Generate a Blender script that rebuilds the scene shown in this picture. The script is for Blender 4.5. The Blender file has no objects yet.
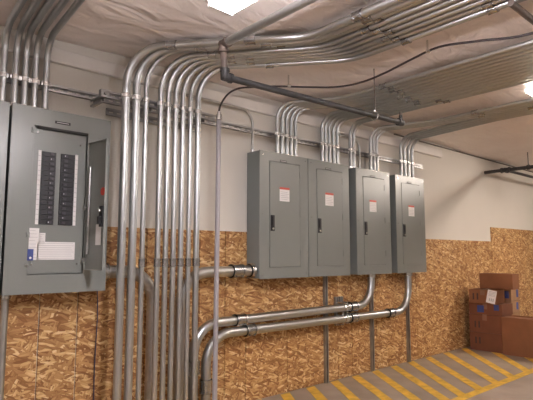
import bpy, bmesh, math, random
from mathutils import Vector, Matrix, Euler
random.seed(4)
SC = bpy.context.scene
COL = SC.collection
R = math.radians

# ------------------------------------------------------------------ materials
def new_mat(name):
    m = bpy.data.materials.new(name); m.use_nodes = True
    nt = m.node_tree
    return m, nt, nt.nodes, nt.links, nt.nodes['Principled BSDF']

def ramp(nodes, stops):
    r = nodes.new('ShaderNodeValToRGB')
    el = r.color_ramp.elements
    while len(el) > 1: el.remove(el[-1])
    el[0].position = stops[0][0]; el[0].color = (*stops[0][1], 1)
    for p, c in stops[1:]:
        e = el.new(p); e.color = (*c, 1)
    return r

def surf(name, col, rough=.5, metal=0., var=.08, scale=12., bump=0., bscale=40., spec=.5, stretch=(1, 1, 1)):
    m, nt, N, L, b = new_mat(name)
    tc = N.new('ShaderNodeTexCoord'); mp = N.new('ShaderNodeMapping')
    mp.inputs['Scale'].default_value = stretch
    L.new(tc.outputs['Object'], mp.inputs['Vector'])
    n = N.new('ShaderNodeTexNoise'); n.inputs['Scale'].default_value = scale; n.inputs['Detail'].default_value = 6
    L.new(mp.outputs['Vector'], n.inputs['Vector'])
    r = ramp(N, [(.3, tuple(c*(1-var) for c in col)), (.7, tuple(min(1, c*(1+var)) for c in col))])
    L.new(n.outputs['Fac'], r.inputs['Fac']); L.new(r.outputs['Color'], b.inputs['Base Color'])
    b.inputs['Roughness'].default_value = rough; b.inputs['Metallic'].default_value = metal
    b.inputs['Specular IOR Level'].default_value = spec
    if bump:
        n2 = N.new('ShaderNodeTexNoise'); n2.inputs['Scale'].default_value = bscale; n2.inputs['Detail'].default_value = 4
        L.new(mp.outputs['Vector'], n2.inputs['Vector'])
        bp = N.new('ShaderNodeBump'); bp.inputs['Strength'].default_value = bump; bp.inputs['Distance'].default_value = .01
        L.new(n2.outputs['Fac'], bp.inputs['Height']); L.new(bp.outputs['Normal'], b.inputs['Normal'])
    return m

def emit(name, col, s):
    m, nt, N, L, b = new_mat(name)
    b.inputs['Base Color'].default_value = (*col, 1)
    b.inputs['Emission Color'].default_value = (*col, 1)
    b.inputs['Emission Strength'].default_value = s
    return m

def mat_osb():
    """overlapping wood strands: elongated cells laid in several directions, later layers covering earlier ones"""
    m, nt, N, L, b = new_mat('strand_board')
    def math_(op, a, c, clamp=False):
        n = N.new('ShaderNodeMath'); n.operation = op; n.use_clamp = clamp
        for k, v in enumerate((a, c)):
            if isinstance(v, (int, float)): n.inputs[k].default_value = v
            else: L.new(v, n.inputs[k])
        return n.outputs[0]
    tc = N.new('ShaderNodeTexCoord')
    sep = N.new('ShaderNodeSeparateXYZ'); L.new(tc.outputs['Object'], sep.inputs[0])
    flat = N.new('ShaderNodeCombineXYZ'); L.new(sep.outputs['X'], flat.inputs['X']); L.new(sep.outputs['Z'], flat.inputs['Y'])
    wn = N.new('ShaderNodeTexNoise'); wn.inputs['Scale'].default_value = 5; wn.inputs['Detail'].default_value = 2
    L.new(flat.outputs[0], wn.inputs['Vector'])
    ws = N.new('ShaderNodeVectorMath'); ws.operation = 'MULTIPLY_ADD'; ws.inputs[1].default_value = (.06, .06, 0)
    L.new(wn.outputs['Color'], ws.inputs[0]); L.new(flat.outputs[0], ws.inputs[2])
    val = None
    for k, (deg, sx, sy, th) in enumerate(((10, 22, 80, 0), (75, 19, 76, .45), (-35, 19, 84, .5), (40, 18, 80, .55), (-70, 20, 82, .6), (-8, 17, 76, .6), (22, 18, 90, .68))):
        mp = N.new('ShaderNodeMapping'); mp.inputs['Rotation'].default_value = (0, 0, R(deg)); mp.inputs['Location'].default_value = (k*3.7, k*1.9, 0)
        L.new(ws.outputs[0], mp.inputs['Vector'])
        st = N.new('ShaderNodeVectorMath'); st.operation = 'MULTIPLY'; st.inputs[1].default_value = (sx, sy, 1); L.new(mp.outputs[0], st.inputs[0])
        v = N.new('ShaderNodeTexVoronoi'); v.voronoi_dimensions = '2D'; v.inputs['Scale'].default_value = 1; L.new(st.outputs[0], v.inputs['Vector'])
        sc = N.new('ShaderNodeSeparateColor'); L.new(v.outputs['Color'], sc.inputs[0])
        gr = N.new('ShaderNodeTexNoise'); gr.inputs['Scale'].default_value = 3.0; gr.inputs['Detail'].default_value = 2
        g2 = N.new('ShaderNodeVectorMath'); g2.operation = 'MULTIPLY'; g2.inputs[1].default_value = (.5, 2.2, 1); L.new(st.outputs[0], g2.inputs[0]); L.new(g2.outputs[0], gr.inputs['Vector'])
        edge = math_('MULTIPLY', v.outputs['Distance'], -.22)
        t = math_('ADD', math_('ADD', sc.outputs[0], edge), math_('MULTIPLY', math_('SUBTRACT', gr.outputs['Fac'], .5), .55))
        if val is None: val = t
        else:
            mask = math_('GREATER_THAN', sc.outputs[1], th)
            mx = N.new('ShaderNodeMix'); mx.data_type = 'FLOAT'
            L.new(mask, mx.inputs['Factor']); L.new(val, mx.inputs['A']); L.new(t, mx.inputs['B']); val = mx.outputs['Result']
    r = ramp(N, [(.0, (.24, .10, .03)), (.25, (.37, .185, .065)), (.55, (.50, .28, .11)), (.78, (.66, .44, .20)), (.97, (.82, .64, .37))])
    L.new(val, r.inputs['Fac']); L.new(r.outputs['Color'], b.inputs['Base Color'])
    b.inputs['Roughness'].default_value = .6
    bp = N.new('ShaderNodeBump'); bp.inputs['Strength'].default_value = .3; bp.inputs['Distance'].default_value = .002
    L.new(val, bp.inputs['Height']); L.new(bp.outputs['Normal'], b.inputs['Normal'])
    return m

def mat_sheeting():
    """translucent white vapour-barrier sheeting, wrinkled"""
    m, nt, N, L, b = new_mat('ceiling_sheeting')
    tc = N.new('ShaderNodeTexCoord')
    n = N.new('ShaderNodeTexNoise'); n.inputs['Scale'].default_value = 1.6; n.inputs['Detail'].default_value = 5
    L.new(tc.outputs['Object'], n.inputs['Vector'])
    r = ramp(N, [(.3, (.82, .74, .70)), (.7, (.90, .83, .79))])
    L.new(n.outputs['Fac'], r.inputs['Fac']); L.new(r.outputs['Color'], b.inputs['Base Color'])
    b.inputs['Roughness'].default_value = .42
    mp = N.new('ShaderNodeMapping'); mp.inputs['Scale'].default_value = (1, 2.4, 1); mp.inputs['Rotation'].default_value = (0, 0, .5)
    L.new(tc.outputs['Object'], mp.inputs['Vector'])
    n2 = N.new('ShaderNodeTexNoise'); n2.inputs['Scale'].default_value = 3.2; n2.inputs['Detail'].default_value = 5; n2.inputs['Distortion'].default_value = 1.2
    L.new(mp.outputs['Vector'], n2.inputs['Vector'])
    bp = N.new('ShaderNodeBump'); bp.inputs['Strength'].default_value = .7; bp.inputs['Distance'].default_value = .05
    L.new(n2.outputs['Fac'], bp.inputs['Height']); L.new(bp.outputs['Normal'], b.inputs['Normal'])
    return m

M = dict(
    drywall=surf('painted_drywall', (.69, .66, .60), .75, var=.03, scale=1.5, bump=.08, bscale=90),
    sheet=mat_sheeting(), osb=mat_osb(),
    concrete=surf('concrete', (.30, .238, .19), .6, var=.2, scale=3.5, bump=.15, bscale=30),
    yellow=surf('yellow_floor_paint', (.66, .40, .045), .5, var=.28, scale=14),
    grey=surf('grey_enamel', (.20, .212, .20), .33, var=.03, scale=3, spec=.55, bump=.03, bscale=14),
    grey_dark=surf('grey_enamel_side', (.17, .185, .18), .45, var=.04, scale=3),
    galv=surf('galvanised_steel', (.52, .54, .55), .37, 1., var=.03, scale=6, stretch=(4, 4, 1)),
    galv_dull=surf('dull_galvanised_steel', (.50, .50, .49), .42, 1., var=.15, scale=12),
    zinc=surf('zinc_fitting', (.68, .68, .67), .25, 1., var=.12, scale=30),
    pale=surf('grey_plastic_conduit', (.33, .31, .325), .45, var=.05),
    fitting=surf('dark_zinc_fitting', (.45, .46, .48), .25, 1., var=.2, scale=40),
    wire=surf('dark_blue_wire_jacket', (.03, .03, .07), .5),
    strut=surf('strut_steel', (.42, .42, .42), .45, 1., var=.15, scale=15),
    slot=surf('dark_slot', (.03, .03, .03), .8, var=.1),
    black=surf('black_iron', (.035, .034, .036), .45, var=.2, scale=20, bump=.2),
    redox=surf('primed_iron', (.13, .10, .085), .55, .3, var=.2, scale=20, bump=.2),
    blackpl=surf('black_plastic', (.008, .008, .010), .5, var=.15),
    toggle=surf('toggle_plastic', (.04, .034, .045), .4, var=.1),
    rubber=surf('black_cable_jacket', (.03, .02, .022), .5, var=.1),
    white=surf('white_paper', (.80, .78, .77), .55, var=.02),
    ink=surf('grey_print', (.42, .40, .42), .6, var=.05),
    red=surf('red_print', (.55, .06, .04), .5, var=.05),
    blue=surf('blue_print', (.03, .055, .22), .55, var=.1),
    card=surf('brown_cardboard', (.22, .085, .033), .75, var=.08, scale=9, bump=.05),
    card_r=surf('red_brown_cardboard', (.17, .06, .027), .75, var=.10, scale=9, bump=.05),
    card_l=surf('light_cardboard', (.34, .19, .095), .75, var=.08, scale=9, bump=.05),
    tape=surf('packing_tape', (.22, .11, .06), .3, var=.05),
    print_dk=surf('dark_box_print', (.06, .03, .025), .7, var=.05),
    lampbody=surf('white_lamp_enamel', (.8, .8, .78), .4, var=.02),
    tube=emit('lit_fluorescent_tube', (1., .95, .99), 125.), tube_warm=emit('lit_warm_fluorescent_tube', (1., .86, .76), 42.), fill_far=emit('far_fill_light_tube', (1., .88, .78), 115.), fill_dim=emit('dim_fill_light_tube', (1., .93, .90), 12.),  # far and dim tubes serve only the added fill lamps
    trimw=surf('pale_trim', (.74, .71, .67), .5, var=.03),
)

# ------------------------------------------------------------------ mesh helpers
def link(name, bm, mats, parent=None, smooth=False, bevel=0):
    me = bpy.data.meshes.new(name); bmesh.ops.recalc_face_normals(bm, faces=bm.faces)
    bm.to_mesh(me); bm.free()
    for k in (mats if isinstance(mats, (list, tuple)) else [mats]): me.materials.append(M[k])
    o = bpy.data.objects.new(name, me); COL.objects.link(o)
    if parent: o.parent = parent
    if smooth:
        for p in me.polygons: p.use_smooth = True
        me.set_sharp_from_angle(angle=R(40))
    if bevel:
        b = o.modifiers.new('bevel', 'BEVEL'); b.width = bevel; b.segments = 2; b.limit_method = 'ANGLE'
    return o

def box(bm, x0, x1, y0, y1, z0, z1, mi=0, mat=None):
    vs = [bm.verts.new((x, y, z)) for x in (x0, x1) for y in (y0, y1) for z in (z0, z1)]
    if mat is not None:
        for v in vs: v.co = mat @ v.co
    for f in ((0, 1, 3, 2), (4, 6, 7, 5), (0, 4, 5, 1), (2, 3, 7, 6), (0, 2, 6, 4), (1, 5, 7, 3)):
        bm.faces.new([vs[i] for i in f]).material_index = mi

def cyl(bm, c, axis, r, h, n=20, mi=0, r2=None):
    """cylinder from c along axis for length h"""
    axis = Vector(axis).normalized(); q = axis.to_track_quat('Z', 'Y').to_matrix(); c = Vector(c)
    r2 = r if r2 is None else r2
    a = [bm.verts.new(c + q @ Vector((r*math.cos(t), r*math.sin(t), 0))) for t in [2*math.pi*i/n for i in range(n)]]
    b = [bm.verts.new(c + q @ Vector((r2*math.cos(t), r2*math.sin(t), h))) for t in [2*math.pi*i/n for i in range(n)]]
    for i in range(n): bm.faces.new((a[i], a[(i+1) % n], b[(i+1) % n], b[i])).material_index = mi
    bm.faces.new(a[::-1]).material_index = mi; bm.faces.new(b).material_index = mi

def fillet(pts, rad, seg=10):
    pts = [Vector(p) for p in pts]; out = [pts[0]]
    for i in range(1, len(pts)-1):
        a, b, c = pts[i-1], pts[i], pts[i+1]
        u = (a-b).normalized(); v = (c-b).normalized()
        th = u.angle(v)
        if th > math.pi-.02: out.append(b); continue
        r = rad[i-1] if isinstance(rad, (list, tuple)) else rad
        t = min(r/math.tan(th/2), .49*(a-b).length if i > 1 else .98*(a-b).length, .49*(c-b).length if i < len(pts)-2 else .98*(c-b).length)
        r = t*math.tan(th/2)
        p0 = b+u*t; p1 = b+v*t
        w = (u+v).normalized(); cen = b + w*(r/math.sin(th/2))
        e0 = p0-cen; e1 = p1-cen; tot = e0.angle(e1)
        n = max(3, int(seg*tot/1.57))
        for k in range(n+1):
            s = k/n
            out.append(cen + (e0*math.sin((1-s)*tot)+e1*math.sin(s*tot))/math.sin(tot))
    out.append(pts[-1]); return out

def sweep(bm, path, r, n=16):
    path = [Vector(p) for p in path]
    tn = [(path[min(i+1, len(path)-1)]-path[max(i-1, 0)]).normalized() for i in range(len(path))]
    nr = tn[0].orthogonal().normalized(); prev = None; rings = []
    for i, p in enumerate(path):
        if i: nr = tn[i-1].rotation_difference(tn[i]) @ nr
        nr = (nr - tn[i]*nr.dot(tn[i])).normalized(); bn = tn[i].cross(nr)
        rings.append([bm.verts.new(p + (nr*math.cos(t)+bn*math.sin(t))*r) for t in [2*math.pi*k/n for k in range(n)]])
    for a, b in zip(rings, rings[1:]):
        for k in range(n): bm.faces.new((a[k], a[(k+1) % n], b[(k+1) % n], b[k]))
    bm.faces.new(rings[0][::-1]); bm.faces.new(rings[-1])

def empty(name, label, cat, loc=(0, 0, 0), group=None, rz=0, kind=None):
    o = bpy.data.objects.new(name, None); o.empty_display_size = .05; COL.objects.link(o)
    o.location = loc; o.rotation_euler = (0, 0, rz)
    o['label'] = label; o['category'] = cat
    if group: o['group'] = group
    if kind: o['kind'] = kind
    return o

def tag(o, label, cat, group=None):
    o['label'] = label; o['category'] = cat
    if group: o['group'] = group
    return o

def struct(o): o['kind'] = 'structure'; return o

# ------------------------------------------------------------------ room
X0, X1, YF, ZC = -2.2, 10.5, -5.6, 2.272
def slab(name, mat, *d):
    bm = bmesh.new(); box(bm, *d); return struct(link(name, bm, mat))
slab('floor', 'concrete', X0-.1, X1+.1, YF-.1, .1, -.1, 0)
slab('wall_back', 'drywall', X0-.1, X1+.1, .012, .12, 0, 2.5)
slab('wall_left', 'drywall', X0-.1, X0, YF, .012, 0, 2.5)
slab('wall_right', 'drywall', X1, X1+.1, YF, .012, 0, 2.5)
slab('wall_front', 'drywall', X0-.1, X1+.1, YF-.1, YF, 0, 2.5)
bm = bmesh.new()                                     # sagging sheeting under the insulation
NX, NY = 150, 70
g = [[bm.verts.new((X0+(X1-X0)*i/NX, YF+(.05-YF)*j/NY,
      ZC + .012*(1+math.sin(2.1*i*.085*1.7+.6*math.sin(j*.2)))*(.5+.5*math.sin(j*.31+1.3*math.sin(i*.11))) + random.uniform(0, .003)))
      for j in range(NY+1)] for i in range(NX+1)]
for i in range(NX):
    for j in range(NY): bm.faces.new((g[i][j], g[i][j+1], g[i+1][j+1], g[i+1][j]))
o = link('ceiling', bm, 'sheet', smooth=True); struct(o)
sm = o.modifiers.new('thick', 'SOLIDIFY'); sm.thickness = .1; sm.offset = -1
if o.data.polygons[0].normal.z > 0: sm.offset = 1
bm = bmesh.new(); box(bm, X0, 5.2, -.022, .012, 2.135, 2.222)
struct(link('trim_1', bm, 'trimw', bevel=.01))

bm = bmesh.new(); box(bm, 4.3, 8.6, -.006, .012, 2.262, 2.271)  # thin dark strip along the joint of wall and ceiling
struct(link('dark_joint_strip', bm, 'redox'))

# strand-board lining: sheets with real gaps where the photo shows seams
def osb(label, x0, x1, z1, seams, group='strand board sheets on the long wall'):
    bm = bmesh.new(); xs = [x0]+seams+[x1]
    for a, b in zip(xs, xs[1:]): box(bm, a+.003, b-.003, 0, .0115, .004, z1)
    tag(link('strand_board_sheet', bm, 'osb'), label, 'wall board', group)
osb('brown strand board sheet behind the left panel and the tall conduits', -1.6, 2.165, 1.215, [-.7, .2, .505, .919, 1.126, 1.547, 1.948])
osb('strand board sheet directly under the four closed grey panels', 2.165, 4.604, 1.215, [2.356, 2.77, 3.373, 3.561, 3.917])
osb('plain strand board sheet between the panels and the stacked boxes', 4.604, 6.375, 1.215, [5.49])
osb('taller strand board sheet rising above the stacked cardboard boxes', 6.375, 8.8, 1.395, [7.6])

# ------------------------------------------------------------------ hatched floor paint
mk = empty('floor_marking', 'yellow hatched keep-clear marking painted on the concrete floor', 'floor marking', (0, 0, 0))
def strip(pts, name):
    bm = bmesh.new(); a = [bm.verts.new((x, y, .0006)) for x, y in pts]; b = [bm.verts.new((x, y, .0018)) for x, y in pts]
    n = len(pts)
    bm.faces.new(a[::-1]); bm.faces.new(b)
    for i in range(n): bm.faces.new((a[i], a[(i+1) % n], b[(i+1) % n], b[i]))
    return link(name, bm, 'yellow', mk)
strip([(1.0, -1.005), (6.6, -.995), (6.6, -.925), (1.0, -.93)], 'border_line')
for x, s in ((1.62, .62), (1.9, .62), (2.18, .62), (2.46, .63), (2.74, .64), (3.02, .64), (3.307, .66), (3.585, .66), (3.87, .71), (4.165, .75), (4.455, .82),
             (4.775, .87), (5.14, .95), (5.53, 1.04), (5.95, 1.14), (6.4, 1.25)):
    w = .040*math.sqrt(1+s*s)
    strip([(x-w-.012*s, -.012), (x+w-.012*s, -.012), (x+w-.94*s, -.94), (x-w-.94*s, -.94)], 'stripe')

# ------------------------------------------------------------------ electrical panels
PD = .146
def frame_ring(bm, x0, x1, z0, z1, a0, a1, c0, c1, y0, y1):
    def loop(x0, x1, z0, z1, y): return [bm.verts.new((x, y, z)) for x, z in ((x0, z0), (x1, z0), (x1, z1), (x0, z1))]
    fo, fi, bo, bi = loop(x0, x1, z0, z1, y0), loop(a0, a1, c0, c1, y0), loop(x0, x1, z0, z1, y1), loop(a0, a1, c0, c1, y1)
    for k in range(4):
        n = (k+1) % 4
        bm.faces.new((fo[k], fo[n], fi[n], fi[k])); bm.faces.new((bo[k], bi[k], bi[n], bo[n]))
        bm.faces.new((fo[k], bo[k], bo[n], fo[n])); bm.faces.new((fi[k], fi[n], bi[n], bi[k]))

def screw(parent, x, y, z, r=.006):
    bm = bmesh.new(); cyl(bm, (x, y, z), (0, -1, 0), r, .004, 12)
    box(bm, x-r*.8, x+r*.8, y-.0046, y-.004, z-.0008, z+.0008, 1)
    return link('screw', bm, ['zinc', 'slot'], parent, smooth=True)

def sticker(parent, x, z, y, w=.1, h=.1, name='warning_sticker'):
    bm = bmesh.new()
    box(bm, x, x+w, y-.0008, y, z-h, z, 0)
    box(bm, x, x+w, y-.0014, y-.0008, z-h*.15, z, 1)
    for k in range(5):
        box(bm, x+w*.1, x+w*(.92 if k % 2 else .8), y-.0012, y-.0008, z-h*(.32+.13*k)-.003, z-h*(.32+.13*k), 2)
    return link(name, bm, ['white', 'red', 'ink'], parent)

def closed_panel(x, label, st_dx, st_z):
    W, z0, z1 = .508, .876, 1.8104
    t = empty('electrical_panel', label, 'electrical panel', (x, 0, z0), 'closed grey electrical panels')
    H = z1-z0
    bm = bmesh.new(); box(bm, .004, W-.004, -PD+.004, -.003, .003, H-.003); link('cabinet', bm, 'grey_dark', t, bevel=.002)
    dx0, dx1, dz0, dz1 = .1, .412, .082, .862
    bm = bmesh.new(); frame_ring(bm, .002, W-.002, 0, H, dx0-.003, dx1+.003, dz0-.003, dz1+.003, -PD-.003, -PD+.004)
    link('front_cover', bm, 'grey', t, bevel=.0012)
    bm = bmesh.new(); box(bm, dx0, dx1, -PD-.006, -PD+.0035, dz0, dz1)
    d = link('door', bm, 'grey', t, bevel=.002)
    yf = -PD-.006
    bm = bmesh.new()                                   # flush latch: black escutcheon, paddle, chrome lock below
    box(bm, .014+dx0-.008, .014+dx0+.029, yf-.006, yf, .345, .462, 0)
    box(bm, .014+dx0-.002, .014+dx0+.020, yf-.013, yf-.006, .385, .45, 0)
    cyl(bm, (.014+dx0+.009, yf-.006, .362), (0, -1, 0), .009, .006, 14, 1)
    h = link('handle', bm, ['blackpl', 'zinc'], d, bevel=.002); h['label'] = 'black latch with chrome lock'
    for z in (.16, .46, .76):
        bm = bmesh.new(); cyl(bm, (dx1+.002, yf+.001, z), (0, 0, 1), .004, .05, 10); link('hinge', bm, 'grey', d)
    s = sticker(d, st_dx, st_z-z0, yf, .102, .105); s['label'] = 'white sticker with red header'
    bm = bmesh.new(); box(bm, .205, .275, -PD-.0045, -PD-.003, .868, .884, 0); box(bm, .21, .27, -PD-.005, -PD-.0045, .8735, .8785, 1)
    link('nameplate', bm, ['blackpl', 'ink'], t)
    for sx, sz in ((.03, .03), (W-.03, .03), (.03, H-.03), (W-.03, H-.03), (.03, H/2), (W-.03, H/2)): screw(t, sx, -PD-.003, sz, .004)
    return t
closed_panel(2.3547, 'leftmost of the four closed grey panels, side conduit entering its left', .197, 1.552)
closed_panel(2.8645, 'second closed grey panel from left, touching the leftmost one', .197, 1.552)
closed_panel(3.4656, 'third closed grey panel from left, elbow conduit under its middle', .185, 1.535)
closed_panel(4.0638, 'rightmost closed grey panel, at the end of the row', .207, 1.527)

# the open breaker panel on the left
bx0, bx1, bz0, bz1 = .692, 1.219, .8496, 1.8178
bp = empty('electrical_panel', 'large open grey breaker panel with two columns of black breakers', 'electrical panel', (bx0, 0, bz0))
W, H = bx1-bx0, bz1-bz0
bm = bmesh.new()
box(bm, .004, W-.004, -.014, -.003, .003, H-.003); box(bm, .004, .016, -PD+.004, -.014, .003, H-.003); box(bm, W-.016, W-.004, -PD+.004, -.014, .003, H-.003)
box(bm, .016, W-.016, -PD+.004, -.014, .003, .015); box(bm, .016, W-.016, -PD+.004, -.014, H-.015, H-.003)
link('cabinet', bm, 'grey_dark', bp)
ox0, ox1, oz0, oz1 = .112, .396, .098, .872
bm = bmesh.new(); frame_ring(bm, .0, W, 0, H, ox0, ox1, oz0, oz1, -PD-.003, -PD+.004)
link('front_cover', bm, 'grey', bp, bevel=.0015)
DY = -PD+.012
bm = bmesh.new()                                         # dead front with its two breaker slots, top lip gap left dark
cx = [(.160, .232), (.257, .332)]; cz0, cz1 = .356, .742
for a, b in ((ox0+.002, cx[0][0]), (cx[0][1], cx[1][0]), (cx[1][1], ox1-.002)): box(bm, a, b, DY, DY+.003, oz0+.003, oz1-.012)
for a, b in cx:
    box(bm, a, b, DY, DY+.003, oz0+.003, cz0); box(bm, a, b, DY, DY+.003, cz1, oz1-.012)
df = link('dead_front', bm, 'grey', bp)
n = 15; ph = (cz1-cz0)/n
for ci, (a, b) in enumerate(cx):
    for k in range(n):
        z = cz0+ph*k
        bm = bmesh.new(); box(bm, a+.001, b-.001, DY-.006, DY+.05, z+.0009, z+ph-.0009, 0)
        tx = (a+.038) if ci == 0 else (a+.014)
        box(bm, tx, tx+.02, DY-.0135, DY-.006, z+ph*.25, z+ph*.72, 1)
        if (k*7+ci*3) % 5 < 2: box(bm, tx+.003, tx+.008, DY-.0142, DY-.0135, z+ph*.35, z+ph*.62, 2)
        link('circuit_breaker', bm, ['blackpl', 'toggle', 'ink'], df)
for x in (.141, .335):
    bm = bmesh.new(); box(bm, x, x+.015, DY-.0012, DY, cz0, cz1+.004, 0)
    for k in range(n+1): box(bm, x+.001, x+.014, DY-.0016, DY-.0012, cz0+ph*k-.0012, cz0+ph*k+.0004, 1)
    link('number_strip', bm, ['white', 'ink'], df)
def paper(x0, x1, z0, z1, rows, nm='paper_label', y=DY, extra=None, tiltmat=None):
    bm = bmesh.new(); box(bm, x0, x1, y-.001, y, z0, z1, 0)
    for k in range(rows):
        zz = z0+(z1-z0)*(k+.7)/(rows+.4)
        box(bm, x0+.004, x1-.006-(k % 3)*.006, y-.0014, y-.001, zz-.0011, zz+.0005, 1)
    if extra: box(bm, extra[0], extra[1], y-.0016, y-.001, extra[2], extra[3], 2)
    return link(nm, bm, ['white', 'ink', 'blue'], df)
paper(.110+.004, .164, .172, .336, 9).name = 'paper_label'
paper(.166, .196, .262, .312, 4)
paper(.158, .352, .173, .266, 8)
bm = bmesh.new(); box(bm, .107, .136, -PD-.0046, -PD-.003, .170, .228, 0); cyl(bm, (.122, -PD-.0046, .183), (0, -1, 0), .006, .0006, 12, 1)
link('blue_tag', bm, ['blue', 'white'], bp)
bm = bmesh.new(); box(bm, .214, .295, -PD-.0055, -PD-.003, .899, .913, 0); box(bm, .222, .287, -PD-.006, -PD-.0055, .904, .908, 1)
link('nameplate', bm, ['blackpl', 'ink'], bp)
bm = bmesh.new(); box(bm, .128, .396, -PD-.0035, -PD+.004, .858, .872); link('top_slot', bm, 'slot', bp)
for x, z in ((.105, .146), (.402, .144)): screw(bp, x, -PD-.003, z, .0085)
for x, z in ((.132, .150), (.365, .150), (.132, .84), (.36, .80)): screw(df, x, DY, z, .0045)
for z in (.30, .845):
    bm = bmesh.new(); box(bm, .098, .112, -PD-.010, -PD-.003, z-.014, z+.014); cyl(bm, (.105, -PD-.01, z), (0, -1, 0), .005, .006, 10)
    link('latch_keeper', bm, 'grey', bp)
for z in (.455, .17):
    bm = bmesh.new(); box(bm, .385, .399, -PD-.014, -PD-.003, z-.013, z+.013); cyl(bm, (.390, -PD-.014, z), (0, -1, 0), .006, .008, 10)
    link('door_catch', bm, 'zinc', bp)
# door leaf swung open about a right angle (parts built in its own frame)
hx = .405
bm = bmesh.new(); dw = .19; dz0, dz1 = .118, .815
box(bm, hx-.0015, hx+.0015, -PD-.004-dw, -PD-.004, dz0, dz1)
box(bm, hx-.012, hx-.0015, -PD-.004-.004, -PD-.004, dz0, dz1); box(bm, hx-.012, hx-.0015, -PD-.004-dw, -PD-.004-dw+.003, dz0, dz1)
box(bm, hx-.012, hx-.0015, -PD-.004-dw+.003, -PD-.008, dz0, dz0+.003); box(bm, hx-.012, hx-.0015, -PD-.004-dw+.003, -PD-.008, dz1-.003, dz1)
dr = link('door', bm, 'grey', bp, bevel=.001); dr['label'] = 'door swung open, seen nearly edge-on'
bm = bmesh.new(); box(bm, hx-.020, hx-.0015, -PD-.188, -PD-.158, .345, .455, 0); box(bm, hx-.034, hx-.020, -PD-.183, -PD-.163, .36, .40, 0)
cyl(bm, (hx-.020, -PD-.17, .43), (-1, 0, 0), .010, .008, 14, 1)
h = link('handle', bm, ['blackpl', 'zinc'], dr, bevel=.002); h['label'] = 'black latch mechanism'
bm = bmesh.new(); cyl(bm, (hx-.0015, -PD-.16, .535), (-1, 0, 0), .022, .001, 20); link('red_mark', bm, 'red', dr)
bm = bmesh.new(); box(bm, hx-.003, hx-.0015, -PD-.155, -PD-.105, .25, .36); link('paper_label', bm, 'white', dr)
bm = bmesh.new(); box(bm, hx-.016, hx-.002, -PD-.05, -PD-.034, .20, .68); link('hinge_bar', bm, 'zinc', dr, bevel=.002)
dr.matrix_local = Matrix.Translation((hx, -PD-.004, 0)) @ Matrix.Rotation(R(8), 4, 'Z') @ Matrix.Translation((-hx, PD+.004, 0))

# neighbouring panel cut by the left edge of the frame
t = empty('electrical_panel', 'grey panel cut off by the left edge of the photo', 'electrical panel', (.14, 0, .85))
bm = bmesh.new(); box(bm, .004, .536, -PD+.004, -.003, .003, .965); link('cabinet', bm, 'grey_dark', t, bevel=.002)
bm = bmesh.new(); frame_ring(bm, .0, .54, 0, .968, .11, .43, .1, .87, -PD-.003, -PD+.004); link('front_cover', bm, 'grey', t, bevel=.002)
bm = bmesh.new(); box(bm, .113, .427, -PD-.006, -PD+.0035, .103, .867); d = link('door', bm, 'grey', t, bevel=.002)
bm = bmesh.new(); box(bm, .13, .155, -PD-.018, -PD-.006, .4, .5); link('handle', bm, 'blackpl', d, bevel=.002)

# ------------------------------------------------------------------ strut channel
def strut_bm(bm, L, slots=True, pitch=.05):
    """slotted channel along +X, back at y=0, opening away from the wall; slots cut in the back show as dark insets"""
    w = .041; dpt = .021
    hs = .007 if slots else 0
    box(bm, 0, L, -.003, 0, hs, w/2, 0); box(bm, 0, L, -.003, 0, -w/2, -hs, 0)
    box(bm, 0, L, -dpt, -.003, w/2-.003, w/2, 0); box(bm, 0, L, -dpt, -.003, -w/2, -w/2+.003, 0)
    box(bm, 0, L, -dpt, -dpt+.003, w/2-.012, w/2-.003, 0); box(bm, 0, L, -dpt, -dpt+.003, -w/2+.003, -w/2+.012, 0)
    if slots:
        k = 0; j = .02
        while j < L-.04:
            box(bm, k, j, -.003, 0, -hs, hs, 0); k = j+.028; j += pitch
        box(bm, k, L, -.003, 0, -hs, hs, 0)

def rail(name, label, x0, x1, z, y=0, group=None):
    bm = bmesh.new(); strut_bm(bm, x1-x0)
    o = link(name, bm, ['strut', 'slot']); o.location = (x0, y, z); tag(o, label, 'strut channel', group); return o
rail('strut_channel', 'long slotted steel channel on the white wall above all the panels', .3, 4.80, 1.985, .0115)

t = empty('standoff_rack', 'steel channel rack standing off the wall behind the nine tall conduits', 'conduit rack', (1.125, 0, 1.952))
bm = bmesh.new(); strut_bm(bm, .80); o = link('front_rail', bm, ['strut', 'slot'], t); o.location = (0, -.185, 0)
bm = bmesh.new(); strut_bm(bm, .68); o = link('rear_rail', bm, ['strut', 'slot'], t); o.location = (.12, -.0105, -.045)
for x in (.035, .335, .72):
    bm = bmesh.new(); strut_bm(bm, .15); o = link('bracket_arm', bm, ['strut', 'slot'], t)
    o.matrix_local = Matrix.Translation((x, -.034, -.022)) @ Matrix.Rotation(-math.pi/2, 4, 'Z')
bm = bmesh.new(); box(bm, .002, .05, -.212, -.207, -.022, .022); cyl(bm, (.025, -.212, .0), (0, -1, 0), .008, .01, 6); link('end_plate', bm, 'strut', t)

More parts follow.
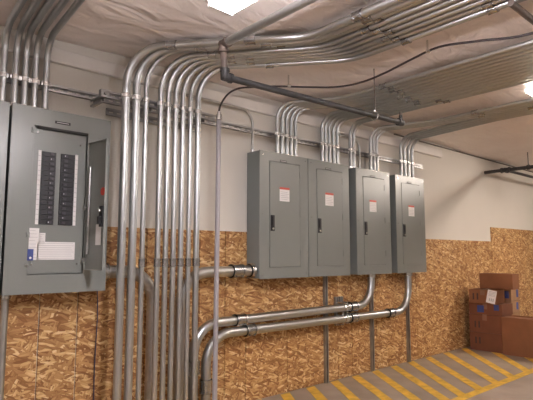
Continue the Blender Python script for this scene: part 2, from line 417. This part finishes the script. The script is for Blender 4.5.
# vertical struts on the board below the closed panels
for x, lb in ((3.208, 'vertical steel channel on the board below the second closed panel'), (3.835, 'vertical steel channel on the board below the third closed panel'),
              (4.423, 'vertical steel channel on the board below the rightmost closed panel')):
    bm = bmesh.new(); strut_bm(bm, .872)
    o = link('strut_channel', bm, ['strut', 'slot']); o.matrix_world = Matrix.Translation((x, 0, .0)) @ Matrix.Rotation(-math.pi/2, 4, 'Y')
    tag(o, lb, 'strut channel', 'vertical struts below the panels')
t = empty('pipe_bracket', 'short clamped channel bracket holding the two long horizontal elbow conduits', 'pipe bracket', (3.375, 0, .45))
for dx in (-.03, .03):
    bm = bmesh.new(); strut_bm(bm, .24); o = link('channel', bm, ['strut', 'slot'], t); o.matrix_local = Matrix.Translation((dx, 0, 0)) @ Matrix.Rotation(-math.pi/2, 4, 'Y')
# ------------------------------------------------------------------ conduits
def ring(parent, name, c, axis, r, h, mat='zinc', screws=True):
    axis = Vector(axis).normalized(); c = Vector(c)
    bm = bmesh.new(); cyl(bm, c-axis*h/2, axis, r, h, 20)
    for s in (-.5, .5): cyl(bm, c+axis*h*s*.86-axis*h*.07, axis, r*1.07, h*.14, 20)
    if screws:
        side = axis.orthogonal().normalized()
        if side.dot(Vector((0, -1, 0))) < 0: side = -side
        for s in (-.25, .25): cyl(bm, c+axis*h*s+side*r*.8, side, .0035, r*.45, 8)
    return link(name, bm, mat, parent, smooth=True)

def conduit(label, path, r, rad, group=None, mat='galv', couplings=(), straps=(), ends=(), cat='conduit', base=None):
    """couplings / straps: (point, axis); ends: (point, axis) connector at a box"""
    b = Vector(base or path[0])
    t = empty('conduit', label, cat, b, group)
    bm = bmesh.new(); sweep(bm, [Vector(p)-b for p in fillet(path, rad)], r, 18); link('tube', bm, mat, t, smooth=True)
    for c, a in couplings: ring(t, 'coupling', Vector(c)-b, a, r*(1.28 if r < .022 or r > .03 else 1.1), max(.048, r*2.6), mat='fitting')
    for c, a in ends: ring(t, 'connector', Vector(c)-b, a, r*1.3, max(.022, r*.9), screws=False)
    for c, a in straps:
        c = Vector(c)-b; bm = bmesh.new(); cyl(bm, c-Vector(a)*.012, a, r*1.13, .024, 18)
        box(bm, c.x+r, c.x+r+.007, c.y-.004, c.y+.008, c.z-.012, c.z+.012); box(bm, c.x-r-.007, c.x-r, c.y-.004, c.y+.008, c.z-.012, c.z+.012)
        link('strap', bm, 'zinc', t)
    return t

UP = (0, 0, 1); YE = -5.55
ORD = ['leftmost', 'second from left', 'third from left', 'fourth from left', 'fifth from left', 'sixth from left', 'seventh from left', 'eighth from left', 'rightmost']
# --- nine tall conduits standing off the wall
xs = [1.258, 1.322, 1.384, 1.482, 1.534, 1.586, 1.638, 1.693, 1.750]
rs = [.0225, .0225, .0145, .016, .0155, .016, .016, .0145, .0185]
du = Vector((.64, -.77, 0)).normalized()
for i, (x, r) in enumerate(zip(xs, rs)):
    zc = 2.262-r-.004
    xc = 1.935 + i*.0545
    d = Vector((x, -.25, 0)); k = (xc-x)/du.x
    knee = Vector((xc, -.25+du.y*k, zc))
    path = [(x, -.25, .0), (x, -.25, zc), knee, (xc, YE, zc)]
    cp = []
    if i >= 2: cp.append(((x, -.25, 1.003), UP))
    c1 = Vector((x, -.25, zc))+du*(.31+.075*(i % 3) if i else .265); cp.append((c1, du))
    if i < 3: cp.append((Vector((x, -.25, zc))+du*(.72+.04*i), du))
    cp.append(((xc, knee.y-.32-.03*(i % 3), zc), (0, -1, 0)))
    if i >= 7: cp.append(((xc, -1.86, zc), (0, -1, 0)))
    look = {0: 'thick bright', 1: 'thick bright'}.get(i, 'slim')
    conduit(f'{look} tall steel conduit, {ORD[i]} of the nine bending onto the ceiling', path, r, [.21, .3], 'nine tall conduits off the wall',
            couplings=cp, straps=[((x, -.25, 1.952), UP)])
# --- single dull conduit with the black cable
t = conduit('single dull grey conduit ending in a black cable, right of the nine', [(1.903, -.25, 0), (1.914, -.25, 1.93)], .016, .1, mat='pale',
            ends=[((1.914, -.25, 1.94), UP)])
bm = bmesh.new(); cyl(bm, (.011, 0, 1.93), UP, .02, .035, 16); cyl(bm, (.011, 0, 1.965), UP, .013, .02, 16); link('cable_gland', bm, 'zinc', t, smooth=True)
cab = [(1.914, -.25, 1.985), (1.93, -.25, 2.04), (1.985, -.255, 2.12), (2.07, -.265, 2.175), (2.17, -.31, 2.195), (2.27, -.44, 2.19), (2.42, -.56, 2.188), (2.58, -.70, 2.19), (2.64, -.86, 2.195),
       (2.625, -1.05, 2.2), (2.56, -1.3, 2.205), (2.51, -1.5, 2.2), (2.52, -1.72, 2.165), (2.57, -1.95, 2.14), (2.60, -2.3, 2.17), (2.58, -3.2, 2.2), (2.6, -5.5, 2.2)]
def spline(pts, n=7):
    P = [Vector(p) for p in pts]; out = []
    for i in range(len(P)-1):
        a, b, c, d = P[max(i-1, 0)], P[i], P[i+1], P[min(i+2, len(P)-1)]
        for k in range(n):
            t = k/n; out.append(.5*((2*b)+(c-a)*t+(2*a-5*b+4*c-d)*t*t+(3*b-a-3*c+d)*t**3))
    return out+[P[-1]]
bm = bmesh.new(); sweep(bm, spline(cab), .0065, 10)
o = link('black_cable', bm, 'rubber', smooth=True); tag(o, 'black cable looping from the dull conduit across the ceiling', 'cable')
for cpt in ((2.32, -.49, 2.19), (2.52, -1.42, 2.203)):
    bm = bmesh.new(); cyl(bm, Vector(cpt)+Vector((-.012, 0, 0)), (1, -.6, 0), .011, .022, 12); box(bm, cpt[0]-.004, cpt[0]+.004, cpt[1]-.004, cpt[1]+.004, cpt[2]+.01, 2.268)
    link('cable_clip', bm, 'zinc', o)

# --- groups over the panels
def wallgroup(xw, xc, ymid, labelf, group, zbot=1.812, r=.0155, r1=.13, zt=2.23, yw=-.052, strap=True):
    for i, (x, c) in enumerate(zip(xw, xc)):
        path = [(x, yw, zbot), (x, yw, zt), (c, ymid, zt), (c+(c-x)*.0, YE, zt)]
        conduit(labelf(i), path, r, [r1, .4], group, couplings=[((c, ymid-.35-.03*(i % 2), zt), (0, -1, 0))],
                straps=[((x, yw, 1.985), UP)] if strap else [], ends=[((x, yw, zbot+.012), UP)])
n5 = ['leftmost', 'second', 'middle', 'fourth', 'rightmost']
wallgroup([.664, .722, .771, .822, .879], [.60, .652, .704, .757, .815], -.95, lambda i: f'{n5[i]} of five steel conduits rising from the open breaker panel', 'conduits above the open panel', zbot=1.82, r=.0168, zt=2.235)
wallgroup([2.621, 2.675, 2.725, 2.774, 2.823], [2.90+.058*i for i in range(5)], -.50, lambda i: f'{n5[i]} of five conduits above the leftmost closed panel', 'conduits above the closed panels')
wallgroup([3.141, 3.189, 3.237, 3.292, 3.342], [3.19+.058*i for i in range(5)], -.45, lambda i: f'{n5[i]} of five conduits above the second closed panel', 'conduits above the closed panels')
wallgroup([3.520, 3.568], [3.485, 3.543], -.6, lambda i: f'{["left","right"][i]} one of the pair of conduits above third panel left corner', 'conduits above the closed panels')
wallgroup([3.818, 3.868, 3.916], [4.02, 4.08, 4.14], -.62, lambda i: f'{["left","middle","right"][i]} one of three close conduits above the third closed panel', 'conduits above the closed panels')
wallgroup([4.32, 4.386, 4.456, 4.524], [4.20, 4.26, 4.32, 4.38], -1.0, lambda i: f'{["leftmost","second","third","rightmost"][i]} of four conduits above the rightmost closed panel', 'conduits above the closed panels')
# --- slim conduits bending along the wall
conduit('slim conduit arching left along the wall from the leftmost closed panel', [(2.385, -.035, 1.812), (2.385, -.035, 2.125), (1.80, -.035, 2.125)], .0105, .11, ends=[((2.385, -.035, 1.822), UP)], mat='galv_dull')
conduit('slim conduit arching left along the wall from the third closed panel', [(3.689, -.023, 1.812), (3.689, -.023, 2.11), (3.40, -.023, 2.11)], .0105, .10, ends=[((3.689, -.023, 1.822), UP)], mat='galv_dull')
conduit('conduit leaving the bottom left corner of the open breaker panel', [(.733, -.05, 0), (.733, -.05, .846)], .018, .1, ends=[((.733, -.05, .836), UP)], mat='galv_dull')
# --- large elbow conduits
Yb = -.083
conduit('large elbow conduit entering the left side of the leftmost closed panel', [(1.752, Yb, 0), (1.752, Yb, .932), (2.353, Yb, .936)], .0365, .2, 'large elbow conduits', mat='galv_dull',
        ends=[((2.334, Yb, .936), (1, 0, 0))], couplings=[((2.20, Yb, .935), (1, 0, 0))])
conduit('large elbow conduit entering the right side of the open breaker panel', [(1.553, Yb, 0), (1.553, Yb, .950), (1.221, Yb, .950)], .0365, .19, 'large elbow conduits', mat='galv_dull',
        ends=[((1.238, Yb, .950), (1, 0, 0))])
conduit('upper long conduit below the panels, rising into the third closed panel', [(1.852, Yb, 0), (1.852, Yb, .597), (3.743, Yb, .606), (3.743, Yb, .874)], .032, [.19, .2], 'large elbow conduits',
        ends=[((3.743, Yb, .862), UP)], couplings=[((2.23, Yb, .599), (1, 0, 0)), ((3.47, Yb, .605), (1, 0, 0)), ((1.852, Yb, .33), UP)])
conduit('lower long conduit below the panels, rising into the rightmost closed panel', [(1.952, Yb, 0), (1.952, Yb, .522), (4.335, Yb, .510), (4.335, Yb, .874)], .032, [.19, .22], 'large elbow conduits',
        ends=[((4.335, Yb, .862), UP)], couplings=[((2.32, Yb, .520), (1, 0, 0)), ((3.47, Yb, .514), (1, 0, 0)), ((4.02, Yb, .511), (1, 0, 0)), ((1.952, Yb, .20), UP)])
for z in (.605, .514):
    for dx in (-.03, .03):
        bm = bmesh.new(); cyl(bm, (dx-.008, Yb, z-.45), (1, 0, 0), .0345, .016, 20); box(bm, dx-.009, dx+.009, Yb, -.02, z-.45-.045, z-.45-.03); box(bm, dx-.009, dx+.009, Yb, -.02, z-.45+.03, z-.45+.045)
        link('pipe_clamp', bm, 'zinc', t if False else bpy.data.objects['pipe_bracket'])
# dark wire hanging under the open panel
bm = bmesh.new(); sweep(bm, spline([(1.228, -.02, .845), (1.23, -.03, .7), (1.226, -.024, .4), (1.232, -.022, .1), (1.228, -.03, .004)]), .0035, 8)
tag(link('hanging_wire', bm, 'wire', smooth=True), 'thin dark blue wire hanging below the open breaker panel', 'wire')

# ------------------------------------------------------------------ sprinkler pipes
def elbow(parent, c, dirs, r, mat):
    bm = bmesh.new(); c = Vector(c)
    for d in dirs:
        d = Vector(d); cyl(bm, c-d*r*.6, d, r*1.18, r*2.2, 18); cyl(bm, c+d*r*1.5, d, r*1.4, r*.8, 18)
    return link('elbow', bm, mat, parent, smooth=True)
t = empty('sprinkler_pipe', 'black iron pipe with elbows, dropping from the ceiling and running rightwards', 'pipe', (1.49, -.875, 1.95))
O = Vector((1.49, -.875, 1.95))
dr_ = (Vector((2.93, -.965, 1.95))-O)
bm = bmesh.new(); sweep(bm, [(0.03, 0, 0), dr_], .0175, 18); link('black_run', bm, 'black', t, smooth=True)
bm = bmesh.new(); sweep(bm, [(0, 0, .02), (-.012, 0, .15)], .0175, 18); link('riser', bm, 'redox', t, smooth=True)
bm = bmesh.new(); sweep(bm, [(-.012, -.02, .17), (-.03, YE-O.y, .17)], .0205, 18); link('bare_run', bm, 'galv', t, smooth=True)['label'] = 'bright bare steel length'
elbow(t, (0, 0, 0), [dr_.normalized(), (0, 0, 1)], .0185, 'black'); elbow(t, (-.012, 0, .17), [(0, 0, -1), (0, -1, 0)], .0195, 'redox')
bm = bmesh.new(); cyl(bm, dr_-dr_.normalized()*.03, dr_, .026, .03, 20); cyl(bm, dr_+Vector((0, 0, .0)), (0, 0, 1), .012, .05, 14); cyl(bm, dr_, dr_, .021, .02, 16); link('end_fitting', bm, 'black', t, smooth=True)
bm = bmesh.new(); cyl(bm, dr_+Vector((0, 0, .05)), (0, 0, 1), .009, .02, 12); link('sprinkler_head', bm, 'redox', t, smooth=True)
hg = empty('pipe_hanger', 'thin threaded rod with clevis holding the black pipe', 'pipe hanger', (2.66, -.948, 1.95))
bm = bmesh.new(); cyl(bm, (0, 0, .03), UP, .0035, .288, 10); link('rod', bm, 'redox', hg, smooth=True)
bm = bmesh.new(); sweep(bm, [Vector((0, math.sin(a)*.023, math.cos(a)*.029)) for a in [2*math.pi*k/24 for k in range(25)]], .0045, 8); cyl(bm, (0, 0, .024), UP, .009, .014, 6)
link('clevis', bm, 'zinc', hg, smooth=True)
t = empty('sprinkler_pipe', 'dark pipe branching from the far wall top above the boxes', 'pipe', (6.3, 0, 2.09))
bm = bmesh.new(); sweep(bm, [(0, .01, 0), (0, YE, 0)], .022, 16); link('cross_run', bm, 'black', t, smooth=True)
bm = bmesh.new(); sweep(bm, [(0, -.25, 0), (4.1, -.25, 0)], .018, 16); link('wall_run', bm, 'black', t, smooth=True)
elbow(t, (0, -.25, 0), [(0, -1, 0), (1, 0, 0), (0, 1, 0)], .024, 'black')
bm = bmesh.new(); cyl(bm, (0, -.52, .03), UP, .005, .158, 8); cyl(bm, (0, -.535, 0), (0, 1, 0), .03, .03, 16); link('hanger_rod', bm, 'black', t)
bm = bmesh.new(); sweep(bm, [(2.27, -1.985, 2.205-.02), (3.62, -1.975, 2.205-.02)], .016, 14)
o = link('branch_pipe', bm, 'redox', smooth=True); tag(o, 'dark pipe under the ceiling crossing the top right corner', 'pipe')

# ------------------------------------------------------------------ lamps
def strip_lamp(x, y, ln, label, z=2.245, rz=0, tm='fill_dim'):
    t = empty('strip_light', label, 'ceiling light', (x, y, z), 'fluorescent strip lights', rz); h = ln/2
    bm = bmesh.new(); box(bm, -.022, .022, -h, h, -.028, .022); link('housing', bm, 'lampbody', t, bevel=.008)
    for dx in (-.042, .042):
        bm = bmesh.new(); cyl(bm, (dx, -h+.012, -.022), (0, 1, 0), .015, 2*h-.024, 16); link('tube', bm, tm, t, smooth=True)
    if z < 2.15:
        for s in (-.7, .7):
            bm = bmesh.new(); cyl(bm, (0, s*h, .022), UP, .003, 2.272-z-.022, 8); link('suspension_rod', bm, 'zinc', t)
    for s in (-1, 1):
        bm = bmesh.new(); box(bm, -.052, .052, s*h-.012, s*h+.006, -.04, .0); link('end_cap', bm, 'lampbody', t, bevel=.003)
strip_lamp(1.04, -2.045, 1.2, 'glaring white strip light cut off by the top edge of the photo', z=1.972, tm='tube')
strip_lamp(3.735, -2.11, 1.22, 'glaring strip light at the right edge of the photo between conduit runs', z=2.225, tm='tube_warm')
strip_lamp(6.6, -1.8, 1.2, 'unseen fill strip light added beyond the right edge', tm='fill_far')  # unseen lamp, added to brighten the right-hand wall
strip_lamp(-.35, -2.3, 1.2, 'unseen fill strip light added behind and left of the viewer')  # unseen fill lamp, put in to lift the open panel door
strip_lamp(4.6, -4.5, 1.2, 'unseen fill strip light added behind and right of the viewer')  # unseen lamp added as general fill for the room

# ------------------------------------------------------------------ cardboard boxes
def carton(label, x, y0, y1, z0, z1, depth=.4, mat='card', rz=0., marks=(), bars=(), tape=True, openf=False, paper_=None, side=(), group='cardboard boxes in the corner'):
    """front face (towards -X) at x; local frame: X depth, Y width centred, Z up"""
    w = y1-y0; h = z1-z0
    t = empty('cardboard_box', label, 'cardboard box', (x+depth/2, (y0+y1)/2, z0), group, rz)
    d = depth/2; hw = w/2
    bm = bmesh.new()
    if openf:
        box(bm, -d, -d+.006, -hw, hw, 0, h); box(bm, d-.006, d, -hw, hw, 0, h); box(bm, -d+.006, d-.006, -hw, -hw+.006, 0, h); box(bm, -d+.006, d-.006, hw-.006, hw, 0, h); box(bm, -d+.006, d-.006, -hw+.006, hw-.006, 0, .006)
        link('carton_body', bm, mat, t)
        bm = bmesh.new(); box(bm, -d, -d+.13, -hw, hw, h, h+.004); link('flap', bm, mat, t)
    else:
        box(bm, -d, d, -hw, hw, 0, h-.003)
        link('carton_body', bm, mat, t, bevel=.004)
        for s in (-1, 1):
            bm = bmesh.new(); box(bm, min(s*d, s*.003), max(s*d, s*.003), -hw, hw, h-.003, h); link('flap', bm, mat, t)
        if tape:
            bm = bmesh.new(); box(bm, -d-.001, d+.001, -.024, .024, h, h+.0008); box(bm, -d-.0012, -d, -.024, .024, h-.06, h+.0008)
            link('tape_strip', bm, 'tape', t)
    for (cy, cz, s1, s2) in marks:                        # blue square print on the front face
        bm = bmesh.new(); box(bm, -d-.0016, -d-.0003, cy-s1/2, cy+s1/2, cz-s2/2, cz+s2/2, 0); box(bm, -d-.002, -d-.0016, cy-s1*.2, cy+s1*.2, cz-s2*.12, cz+s2*.12, 0)
        link('blue_print', bm, 'blue', t)
    for (cx_, cz, s1, s2) in side:                        # same print on the right-hand face
        bm = bmesh.new(); box(bm, cx_-s1/2, cx_+s1/2, -hw-.0016, -hw-.0003, cz-s2/2, cz+s2/2); link('blue_print', bm, 'blue', t)
    for (cy, cz) in bars:                                 # pair of dark vertical bars
        bm = bmesh.new()
        for k in (-.022, .022): box(bm, -d-.0016, -d-.0003, cy+k-.008, cy+k+.008, cz-.035, cz+.035)
        link('bar_print', bm, 'print_dk', t)
    if paper_:
        cy, cz, a, b, tl = paper_
        bm = bmesh.new(); box(bm, -.001, .0, -a/2, a/2, -b/2, b/2, 0)
        for k in range(4): box(bm, -.0015, -.001, -a*.4, a*.35, b*(.36-.1*k), b*(.39-.1*k), 1)
        for k in range(3): box(bm, -.0015, -.001, -a*.3+k*a*.2, -a*.2+k*a*.2, -b*.35, -b*.12, 1)
        o = link('shipping_label', bm, ['white', 'ink'], t); o.location = (-d-.0006, cy, cz); o.rotation_euler = (R(tl), 0, 0)
    return t
carton('dark brown box on the floor at the bottom of the corner stack', 5.53, -.44, -.085, .0, .195, depth=.28, mat='card_r', bars=[(.085, .11)], tape=False)
carton('dark brown box second from the bottom of the corner stack', 5.53, -.44, -.085, .197, .39, depth=.28, mat='card_r', bars=[(.085, .085)], tape=True)
carton('red-brown box with blue square prints, third up in the stack', 5.53, -.455, -.09, .392, .512, depth=.28, mat='card_r', marks=[(.05, .062, .075, .075), (-.125, .085, .055, .06)])
carton('small box with white shipping label, tilted on the corner stack', 5.50, -.39, -.10, .515, .665, depth=.30, mat='card', rz=R(7), bars=[(.075, .075)], paper_=(-.095, .078, .095, .142, 12))
carton('light brown box behind the big front box, underneath the blue-marked light box', 5.82, -.44, -.15, .0, .40, mat='card_l', depth=.22, tape=False)
carton('tan box with one blue mark, just above the rear edge of the big front box', 5.82, -.435, -.22, .402, .535, mat='card_l', depth=.22, side=[(.05, .07, .05, .08)], tape=False)
carton('light tan box with blue marks, right of the white-labelled box', 5.82, -.44, -.225, .537, .672, mat='card_l', depth=.22, marks=[(-.05, .065, .065, .08)], side=[(.05, .075, .05, .085)], tape=False)
carton('plain brown box at the very top of the corner stack', 5.61, -.55, -.185, .674, .84, mat='card', depth=.17, tape=False)
carton('large brown open-topped box in front, right of the corner stack', 5.50, -.98, -.457, .0, .385, mat='card', depth=.30, openf=True)

# ------------------------------------------------------------------ world, camera
w = bpy.data.worlds.new('world'); SC.world = w; w.use_nodes = True
w.node_tree.nodes['Background'].inputs[0].default_value = (.9, .85, .8, 1); w.node_tree.nodes['Background'].inputs[1].default_value = .02
cd = bpy.data.cameras.new('camera'); cam = bpy.data.objects.new('camera', cd); COL.objects.link(cam)
cd.sensor_width = 36; cd.lens = 502.32/533*36; cd.clip_start = .05
cam.location = (0, -2.8654, 1.0495); cam.rotation_euler = (R(90+6.2), R(0), R(48.267-90))
SC.camera = cam
SC.view_settings.view_transform = 'Standard'; SC.view_settings.look = 'None'
SC.view_settings.gamma = 1; SC.view_settings.use_curve_mapping = False
SC.view_settings.exposure = .68
